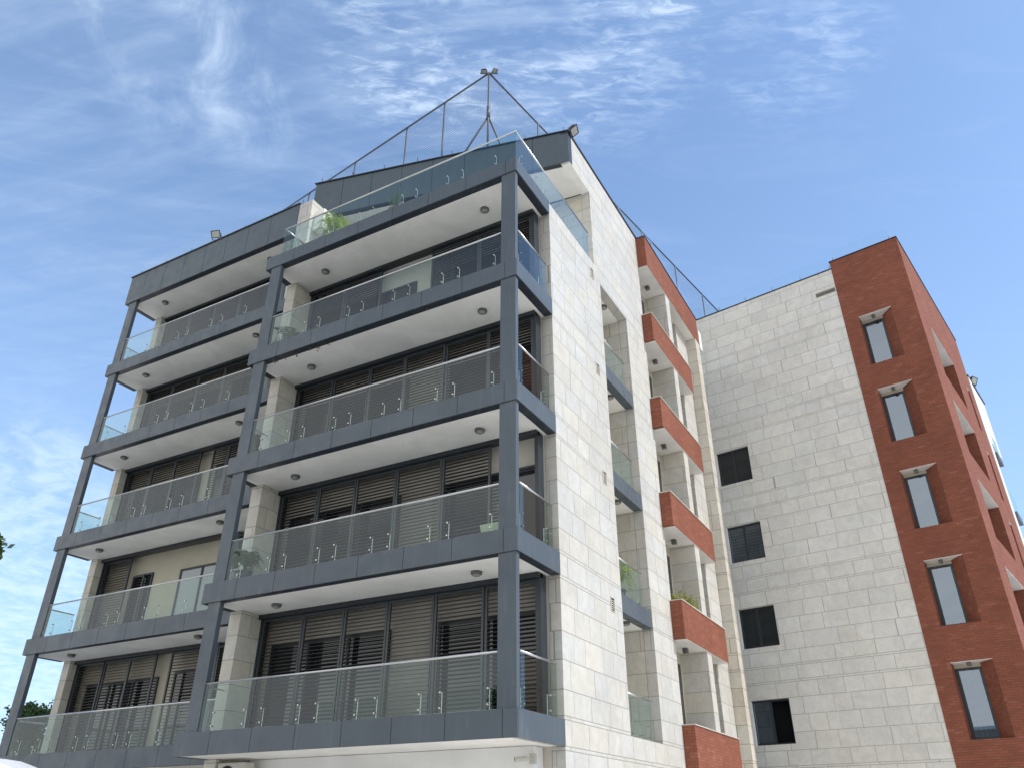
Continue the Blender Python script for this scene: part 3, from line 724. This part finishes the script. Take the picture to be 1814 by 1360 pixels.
for i, (a, b, c, d) in enumerate(NZ):
    o = copy_tree(cl); q = P0+e1*((a+b)/2-.12)+e2*.2; o.location = (q.x, q.y, d-.012); o.rotation_euler = (0, 0, AZ); o.scale = (.85, .85, .8)
    o['label'] = 'small square lamp above the %s splayed window of the red brick corner' % ['topmost', 'second highest', 'middle', 'second lowest', 'lowest'][i]; o['group'] = 'square lamps over the brick corner windows'

# ------------------------------------------------------------------ floodlights
def floodlight():
    o = thing('floodlight', '', 'floodlight')
    b = MB(); b.hexa([(-.17,-.02,-.13),(.17,-.02,-.13),(.13,.09,-.09),(-.13,.09,-.09),(-.17,-.02,.13),(.17,-.02,.13),(.13,.09,.09),(-.13,.09,.09)])
    for i in range(7): b.box(-.12+i*.037, -.112+i*.037, .08, .12, -.08, .08)
    b.box(-.185,.185,-.045,-.02,-.145,-.12); b.box(-.185,.185,-.045,-.02,.12,.145); b.box(-.185,-.16,-.045,-.02,-.12,.12); b.box(.16,.185,-.045,-.02,-.12,.12)
    b.build('lamp_housing', DARK, o); MB().box(-.16,.16,-.035,-.021,-.12,.12).build('front_glass', mat('flood_glass', (.45,.46,.42), .2), o)
    k = MB(); k.box(-.2,-.186,-.01,.03,-.2,.03); k.box(.186,.2,-.01,.03,-.2,.03); k.box(-.2,.2,-.01,.03,-.214,-.2); k.build('bracket', GALV, o)
    return o
f0 = floodlight()
def place_flood(o, p, rx, rz, label, s=1):
    o.location = p; o.rotation_euler = (radians(rx), 0, radians(rz)); o.scale = (s, s, s); o['label'] = label; o['group'] = 'rooftop floodlights'
place_flood(f0, (-14.15, 1.75, 18.08), 38, 20, 'black floodlight on the grey parapet of the recessed left wing roof', 1.0)
place_flood(copy_tree(f0), (.12, 3.75, 18.08), 50, 105, 'floodlight jutting over the stone corner of the penthouse roof', 1.05)
q = P0+e1*(CS+.25)+e2*11.6
place_flood(copy_tree(f0), (q.x, q.y, 18.05), 30, 60, 'small floodlight beyond the red brick side at the far right edge of the roof', 1.3)

# ------------------------------------------------------------------ netting fence on the roof
FA = Vector((-2.98, 3.42, 22.4)); FB = 17.95
N_ = thing('netting_fence', 'tall ball court fence of thin netting on dark posts standing on the roof', 'fence', (FA.x, FA.y, FB), world=True)
posts = [(-e1*s) for s in (2.2, 4.22, 7.25, 10.2)]+[e2*s for s in (3.04, 6.1, 9.1, 12.04, 14.5, 17.5)]
for q in posts:
    b_ = FA+q; MB().tube((b_.x, b_.y, FB), b_, .035, 8).build('post', GALV, N_, smooth=True)
MB().tube((FA.x, FA.y, FB), FA, .04, 10).build('corner_post', GALV, N_, smooth=True)
MB().tube((FA.x, FA.y, 20.05), (FA.x, FA.y, 20.6), .068, 10).build('post_sleeve', GALV, N_, smooth=True)
A2 = Vector((FA.x, FA.y, 20.1))
MB().tube(A2, A2-e1*2.1-Vector((0,0,2.13)), .036, 8).build('brace', GALV, N_, smooth=True)
MB().tube(A2, A2+e2*1.9-Vector((0,0,2.13)), .036, 8).build('brace', GALV, N_, smooth=True)
MB().tube(FA+e1*.0, FA-e1*12.5, .035, 8).build('top_rail', GALV, N_, smooth=True)
MB().tube(FA, FA+e2*21.5, .035, 8).build('top_rail', GALV, N_, smooth=True)
NET = mat('net_cord', (.10, .12, .17), .8)
for d, L in ((-e1, 12.5), (e2, 21.5)):
    n = MB(); z = 22.3
    while z > FB+.1:
        a = Vector((FA.x, FA.y, z)); sg = 6
        for i in range(sg):
            n.tube(a+d*(L*i/sg)-Vector((0,0,.012*sin(pi*(i*.5)))), a+d*(L*(i+1)/sg)-Vector((0,0,.012*sin(pi*(i+1)*.5))), .0042, 3, cap=False)
        z -= .105
    s = .12
    while s < L: n.tube((FA+d*s), (FA.x+d.x*s, FA.y+d.y*s, FB+.05), .0009, 3, cap=False); s += .12
    n.build('net', NET, N_)
for s, nm, rz in ((-1, 'left', 25), (1, 'right', -35)):
    o = copy_tree(f0); q = FA+rgt*(.19*s)
    place_flood(o, (q.x, q.y, FA.z+.12), 100, rz, '%s one of the two floodlights mounted at the peak of the netting fence' % nm, .6)
# bracket arms carrying the two floodlights
b = MB(); b.tube(FA+Vector((0,0,.0))-rgt*.33-Vector((0,0,.02)), FA+rgt*.33-Vector((0,0,.02)), .03, 8); b.build('floodlight_bracket', GALV, N_)

# roof vent pipe
o = thing('vent_cowl', 'silver vent pipe with rounded cowl standing behind the stone roof edge', 'vent pipe', (-.42, 8.6, 17.9))
MB().tube((0,0,0), (0,0,.72), .11, 16).build('pipe', STEEL, o, smooth=True); MB().sphere((0,0,.78), .17, 16, 10, (1,1,.8)).build('cowl', STEEL, o, smooth=True)

# ------------------------------------------------------------------ air conditioner, camera
o = thing('air_conditioner', 'white outdoor air conditioning unit under the lowest balcony at its left end', 'air conditioner', (-7.97, 1.12, -1.19))
ACW = mat('ac_white', (.48, .47, .42), .5)
MB().box(-.42, .42, -.16, .16, 0, .62).build('casing', ACW, o, bevel=.02)
m_ = MB()
for i in range(9): r = .03+i*.026; m_.lathe([(r, 0), (r+.008, 0), (r+.008, .012), (r, .012)], n=28)
m_.v = [(x-.1, -.165-z, y+.31) for x, y, z in m_.v]; m_.build('fan_grille', DARK, o)
MB().tube((-.1, -.158, .31), (-.1, -.1605, .31), .25, 28).build('fan_opening', ROOM, o)
m_ = MB(); m_.box(-.4,-.36,-.18,.27,-.04,0); m_.box(.36,.4,-.18,.27,-.04,0); m_.build('bracket', GALV, o)
o = thing('security_camera', 'small white security camera under the right end of the lowest balcony', 'camera', (-.5, 1.49, -.72))
MB().box(-.07, .07, 0, .06, -.09, .09).build('mount', ACW, o, bevel=.01)
MB().tube((0, 0, 0), (-.12, -.12, .01), .012, 8).build('arm', ACW, o); MB().tube((-.06, -.1, .0), (-.26, -.22, -.02), .045, 14).build('housing', ACW, o, smooth=False)
MB().tube((-.26, -.22, -.02), (-.268, -.225, -.021), .034, 14).build('lens', ROOM, o)

# ------------------------------------------------------------------ plants
PALM = leaf_mat('palm_leaf', (.05, .12, .03), (.12, .2, .05)); YPALM = leaf_mat('sunlit_areca_leaf', (.26, .36, .04), (.42, .46, .06))
def frond(mb, base, ang, L, lift, droop, nl=16, lw=.018, ll=.24):
    d = Vector((cos(ang), sin(ang), 0)); up = Vector((0,0,1)); pts = []
    for i in range(nl+1):
        t = i/nl; pts.append(base + d*(L*(t*(.55+.45*t)))*1.0 + up*(lift*sin(t*pi*.62) - droop*t*t))
    for a, b in zip(pts, pts[1:]): mb.tube(a, b, .006, 4, cap=False)
    for i in range(2, nl+1):
        t = i/nl; tan = (pts[i]-pts[i-1]).normalized(); sd = tan.cross(up).normalized(); l = ll*sin(pi*min(1, .15+t*.85))**.6*(1-.35*t)+.03
        for s in (-1, 1):
            dirn = (sd*s*.8+tan*.65-up*(.18+random.uniform(0,.25))).normalized(); tip = pts[i]+dirn*l; mid = pts[i]+dirn*l*.45
            wv = tan*lw
            mb.quad(pts[i], mid-wv*.9+up*.004, tip, mid+wv*.9)
def palm(name, label, loc, M, n=13, L=.62, h=.45, pot=(.18, .3), cat='potted plant', potm=None, grp=None):
    o = thing(name, label, cat, loc, group=grp)
    if pot:
        r, ph = pot; MB().lathe([(.001, 0), (r*.72, 0), (r, ph), (r*1.08, ph), (r*1.08, ph+.03), (r*.9, ph+.03), (r*.88, ph-.02), (.001, ph-.02)], n=22).build('pot', potm or mat('dark_pot', (.05,.05,.06), .5), o, smooth=False)
        z0 = ph
    else: z0 = 0
    t = MB()
    for i in range(4): a = i*1.7; t.tube((.03*cos(a), .03*sin(a), z0-.03), (.06*cos(a), .06*sin(a), z0+h*.5), .014, 6)
    t.build('stem', M, o)
    f = MB()
    for i in range(n):
        a = i*2.4+random.uniform(-.3,.3); q = random.uniform(.6, 1.1)
        frond(f, Vector((0,0,z0+h*random.uniform(.1,.4))), a, L*q, h*random.uniform(.8, 1.4), h*random.uniform(.5, 1.3))
    f.build('fronds', M, o); return o
p_ = palm('potted_palm', 'dark green palm in a dark pot behind the left glass of the second balcony', (-8.05, .48, H), PALM, 20, .52, .46)
m_ = MB()
for a in (-1.9, -1.35):
    for j in range(7):
        t0, t1 = j/7*2*pi, (j+1)/7*2*pi; c_ = Vector((.188*cos(a), .188*sin(a), .2)); sd = Vector((-sin(a), cos(a), 0))
        m_.tube(c_+sd*.045*cos(t0)+Vector((0,0,.03*sin(t0))), c_+sd*.045*cos(t1)+Vector((0,0,.03*sin(t1))), .008, 5)
m_.build('pot_ornament', mat('pot_paint', (.6,.55,.45), .6), p_)
palm('potted_palm', 'bright yellow green areca palm on the roof terrace beside the stone pier', (-6.72, .5, 13.6), YPALM, 20, .62, .72)
palm('potted_palm', 'leggy dark palm behind the left glass of the fourth balcony', (-8.0, .6, 3*H), PALM, 10, .6, .4)
palm('potted_palm', 'feathery green palm in the second narrow slot balcony of the side wall', (-.42, 6.45, H-.06), YPALM, 18, .5, .6)
# spiky agave on the terrace
o = thing('spiky_plant', 'spiky agave like plant on the roof terrace behind the middle glass', 'potted plant', (-4.3, .45, 13.6))
MB().lathe([(.001, 0), (.16, 0), (.22, .34), (.2, .34), (.19, .3), (.001, .3)], n=20).build('pot', mat('clay_pot', (.3,.2,.14), .7), o)
m_ = MB()
for i in range(26):
    a = i*2.4; tl = random.uniform(.15, .75); L = random.uniform(.55, .85); d = Vector((cos(a)*tl, sin(a)*tl, 1)).normalized(); sd = Vector((-sin(a), cos(a), 0)); b0 = Vector((0,0,.32))
    m_.quad(b0-sd*.02, b0+d*L*.5-sd*.03, b0+d*L, b0+d*L*.5+sd*.03)
m_.build('leaves', leaf_mat('agave_leaf', (.10,.14,.09), (.2,.24,.15)), o)
# shrub on the red balcony
def shrub(name, label, loc, M, n, R3, cat='plant', lw=.05, pot=False):
    o = thing(name, label, cat, loc); m_ = MB(); st = MB()
    for i in range(n):
        a = random.uniform(0, 2*pi); q = random.random()**.5; c_ = Vector((R3[0]*q*cos(a), R3[1]*q*sin(a), R3[2]*(.25+.75*random.random())*(1-.5*q)))
        st.tube((c_.x*.3, c_.y*.3, 0), c_, .005, 4, cap=False)
        for j in range(9):
            d = Vector((random.gauss(0,1), random.gauss(0,1), random.gauss(.5,.7))).normalized(); sd = d.orthogonal().normalized(); l = random.uniform(.07, .16); c2 = c_+Vector((random.uniform(-.06,.06), random.uniform(-.06,.06), random.uniform(-.05,.05)))
            m_.quad(c2, c2+d*l*.5-sd*lw*.35, c2+d*l, c2+d*l*.5+sd*lw*.35)
    st.build('stem', mat('shrub_stem', (.12,.09,.05), .8), o); m_.build('leaves', M, o); return o
SHR = leaf_mat('yellow_green_leaf', (.16, .2, .03), (.34, .34, .05))
for (y, s) in ((9.85, .8), (11.0, 1.5)):
    shrub('balcony_shrub', '%s yellow green shrub spilling over the second brick balcony' % ('small left' if y < 10 else 'larger right hand'), (-.0, y, H+.44), SHR, int(46*s), (.28, .42*s, .66*s))
o = shrub('bougainvillea', 'small reddish leafed plant behind the corner glass of the second balcony', (-.62, .6, H+.3), leaf_mat('russet_leaf', (.12,.06,.03), (.22,.18,.05)), 12, (.12, .14, .65))
o = thing('planter_box', 'cream planter box beside the corner column on the second balcony', 'planter', (-.78, .36, H))
MB().hexa([(-.2,-.12,0),(.2,-.12,0),(.2,.12,0),(-.2,.12,0),(-.24,-.14,.26),(.24,-.14,.26),(.24,.14,.26),(-.24,.14,.26)]).build('planter_body', mat('cream_plastic', (.55,.54,.36), .5), o, bevel=.01)
# creeper tendrils hanging from the fourth balcony edge
tr = thing('hanging_creeper', 'dried creeper tendrils hanging under the left edge of the fourth balcony', 'plant', (-7.4, .1, 3*H-FT), world=True)
m_ = MB(); lf = MB()
for x in (-7.9, -7.55, -7.2, -6.6, -6.5, -6.35, -6.05, -5.85, -2.7):
    a = Vector((x, .1, 3*H-FT+.02)); pts = [a]
    for i in range(3): pts.append(pts[-1]+Vector((random.uniform(-.03,.06), random.uniform(-.02,.04), -random.uniform(.02,.05))))
    m_.path(pts, .009, 5)
    for i in range(5):
        c2 = pts[-1]+Vector((random.uniform(-.06,.06), random.uniform(-.04,.04), random.uniform(-.03,.02))); d = Vector((random.gauss(0,1), random.gauss(0,1), random.gauss(0,1))).normalized(); sd = d.orthogonal()
        lf.quad(c2, c2+d*.03-sd*.015, c2+d*.06, c2+d*.03+sd*.015)
m_.build('stem', mat('dry_twig', (.05,.04,.03), .8), tr); lf.build('leaves', mat('dry_leaf', (.07,.06,.035), .8), tr)

# ------------------------------------------------------------------ trees
LEAF = leaf_mat('tree_leaf', (.035, .075, .018), (.09, .15, .035)); BARK = mat('bark', (.12,.09,.065), .9)
def tree(label, loc, h, R0, n, leaf=.12, cz=None, sc=(1,1,1), clumps=26, extra=None):
    o = thing('tree', label, 'tree', loc)
    cz = cz or h*.68; t = MB(); lf = MB()
    t.tube((0,0,0), (.05,.03,cz*.55), .11*h/6, 10, .075*h/6); t.tube((.05,.03,cz*.55), (0,0,cz), .075*h/6, 8, .04*h/6)
    cs = []
    for i in range(clumps):
        v_ = Vector((random.gauss(0,1), random.gauss(0,1), random.gauss(0,1))).normalized()*(R0*random.uniform(.35, .85)); c_ = Vector((v_.x*sc[0], v_.y*sc[1], v_.z*sc[2]+cz)); cs.append(c_)
        t.tube((0,0,cz*random.uniform(.5,.9)), c_, .03*h/6, 5, .01)
    for c_ in (extra or []): t.tube((0,0,cz-.2), c_, .02, 5, .006)
    for i in range(n+(1800 if extra else 0)):
        c_ = random.choice(cs) if i < n else random.choice(extra); r = R0*.3 if i < n else .085; p = c_+Vector((random.gauss(0,r*.6), random.gauss(0,r*.6), random.gauss(0,r*.5)))
        d = Vector((random.gauss(0,1), random.gauss(0,1), random.gauss(-.3,.8))).normalized(); sd = d.orthogonal().normalized(); l = leaf*random.uniform(.7,1.3)
        lf.quad(p, p+d*l*.5-sd*l*.28, p+d*l, p+d*l*.5+sd*l*.28)
    t.build('trunk', BARK, o); lf.build('crown', LEAF, o); return o
q = CAMP+Vector((pix(0,985).x, pix(0,985).y, 0)).normalized()*12-rgt*1.41
tree('leafy tree whose crown just enters the picture at the left edge', (q.x, q.y, GZ), 5.4, .86, 16000, .10, cz=1.13-GZ, sc=(1,1,1.1), clumps=80, extra=[rgt*(1.2+.03*math.cos(i*1.3))+Vector((0,0,1.10-GZ-.30+.1*i)) for i in range(7)])
q = CAMP+Vector((pix(52,1290).x, pix(52,1290).y, 0)).normalized()*42
tree('green tree seen through the lowest left balcony glass', (q.x, q.y, GZ), 7, 1.02, 8000, .15, cz=5.5, sc=(1,1,1.05), clumps=30)
wd = pix(30,1322); wz = CAMP.z+46*wd.z/math.hypot(wd.x, wd.y)-GZ
w0 = CAMP+Vector((wd.x, wd.y, 0)).normalized()*46
ws = thing('boundary_wall', 'grey rendered wall behind the far left tree', 'wall', (w0.x, w0.y, GZ), radians(28))
MB().box(-6, 4, 0, .3, 0, wz-.08).build('wall_body', plaster_mat('grey_render', (.35,.36,.34)), ws); MB().box(-6.05, 4.05, -.04, .34, wz-.077, wz).build('coping', WHITE, ws)
# trees across the road (they show in the glass)
for i, (x, y, h) in enumerate(((-14, -34, 8), (-4, -36, 7), (6, -33, 9), (17, -36, 8), (-26, -33, 8))):
    tree('tree across the road behind the viewer, %s' % ['by the crossing','slim one','tallest','bushy one','farthest left'][i], (x, y, GZ), h, h*.28, 3500, .3, clumps=22)

for i, (x0, x1, hh) in enumerate(((-46, -30, 8.5), (-27, -10, 10.5), (-6, 12, 7.5), (16, 34, 10))):
    hs = thing('house', '%s house across the road behind the viewer' % ['farthest left rendered', 'taller left rendered', 'low middle rendered', 'tall right rendered'][i], 'house', ((x0+x1)/2, -46, GZ), group='houses across the road')
    w = (x1-x0)/2; hl = []
    for fz in range(int(hh//3)):
        for c_ in range(4): xx = -w+1.4+c_*(2*w-2.8)/3.6; hl.append((xx, xx+1.5, 1+fz*3, 2.5+fz*3))
    wall('y', -.3, 0, -w, w, 0, hh, hl).build('wall', CREAM, hs); MB().box(-w, w, -9, -.31, 0, hh-.2).build('rear_wall', ROOM, hs); MB().box(-w-.3, w+.3, -9.3, .3, hh, hh+.3).build('roof', WHITE, hs)
# ------------------------------------------------------------------ white van (only its roof edge enters the picture)
dv = Vector((pix(40,1345).x, pix(40,1345).y, 0)).normalized()
vp = CAMP+dv*9.0-rgt*1.30
V = thing('parked_van', 'white van parked at the lower left, only its roof in view', 'van', (vp.x, vp.y, GZ), math.atan2(rgt.y, rgt.x)+radians(14))
VW = mat('van_white_paint', (.8,.8,.8), .25)
prof = [(-2.6,.35),(-2.62,1.2),(-2.55,1.95),(-2.3,2.13),(-1.2,2.2),(.4,2.19),(1.1,2.12),(1.55,1.95),(2.25,1.22),(2.95,1.0),(3.1,.8),(3.12,.35)]
m_ = MB(); ny = 9; n = len(prof)
ys = [-.98,-.95,-.8,-.4,0,.4,.8,.95,.98]
for j, y in enumerate(ys):
    dr = [.22,.1,.03,.0,-.012,.0,.03,.1,.22][j]
    for (x, z) in prof: m_.v.append((x, y, z-dr*max(0, (z-1.0))/1.2))
for j in range(ny-1):
    for i in range(n): m_.f.append((j*n+i, j*n+(i+1) % n, (j+1)*n+(i+1) % n, (j+1)*n+i))
m_.f.append(tuple(range(n-1,-1,-1))); m_.f.append(tuple((ny-1)*n+i for i in range(n)))
V.scale = (1.06, 1.06, 1.015)
m_.build('body', VW, V, smooth=False)
for x in (-1.7, 2.1):
    for y in (-.9, .9):
        w_ = MB().tube((x, y-.11, .34), (x, y+.11, .34), .34, 24).build('wheel', mat('tyre', (.02,.02,.02), .9), V); MB().tube((x, y-.115, .34), (x, y+.115, .34), .2, 18).build('rim', STEEL, w_)
MB().quad((1.62,-.8,1.86),(1.62,.8,1.86),(2.22,.84,1.27),(2.22,-.84,1.27)).build('windscreen', WINGL, V)
for y in (-.7, .7): MB().box(3.0, 3.13, y-.16, y+.16, .66, .84).build('headlight', PANE, V)
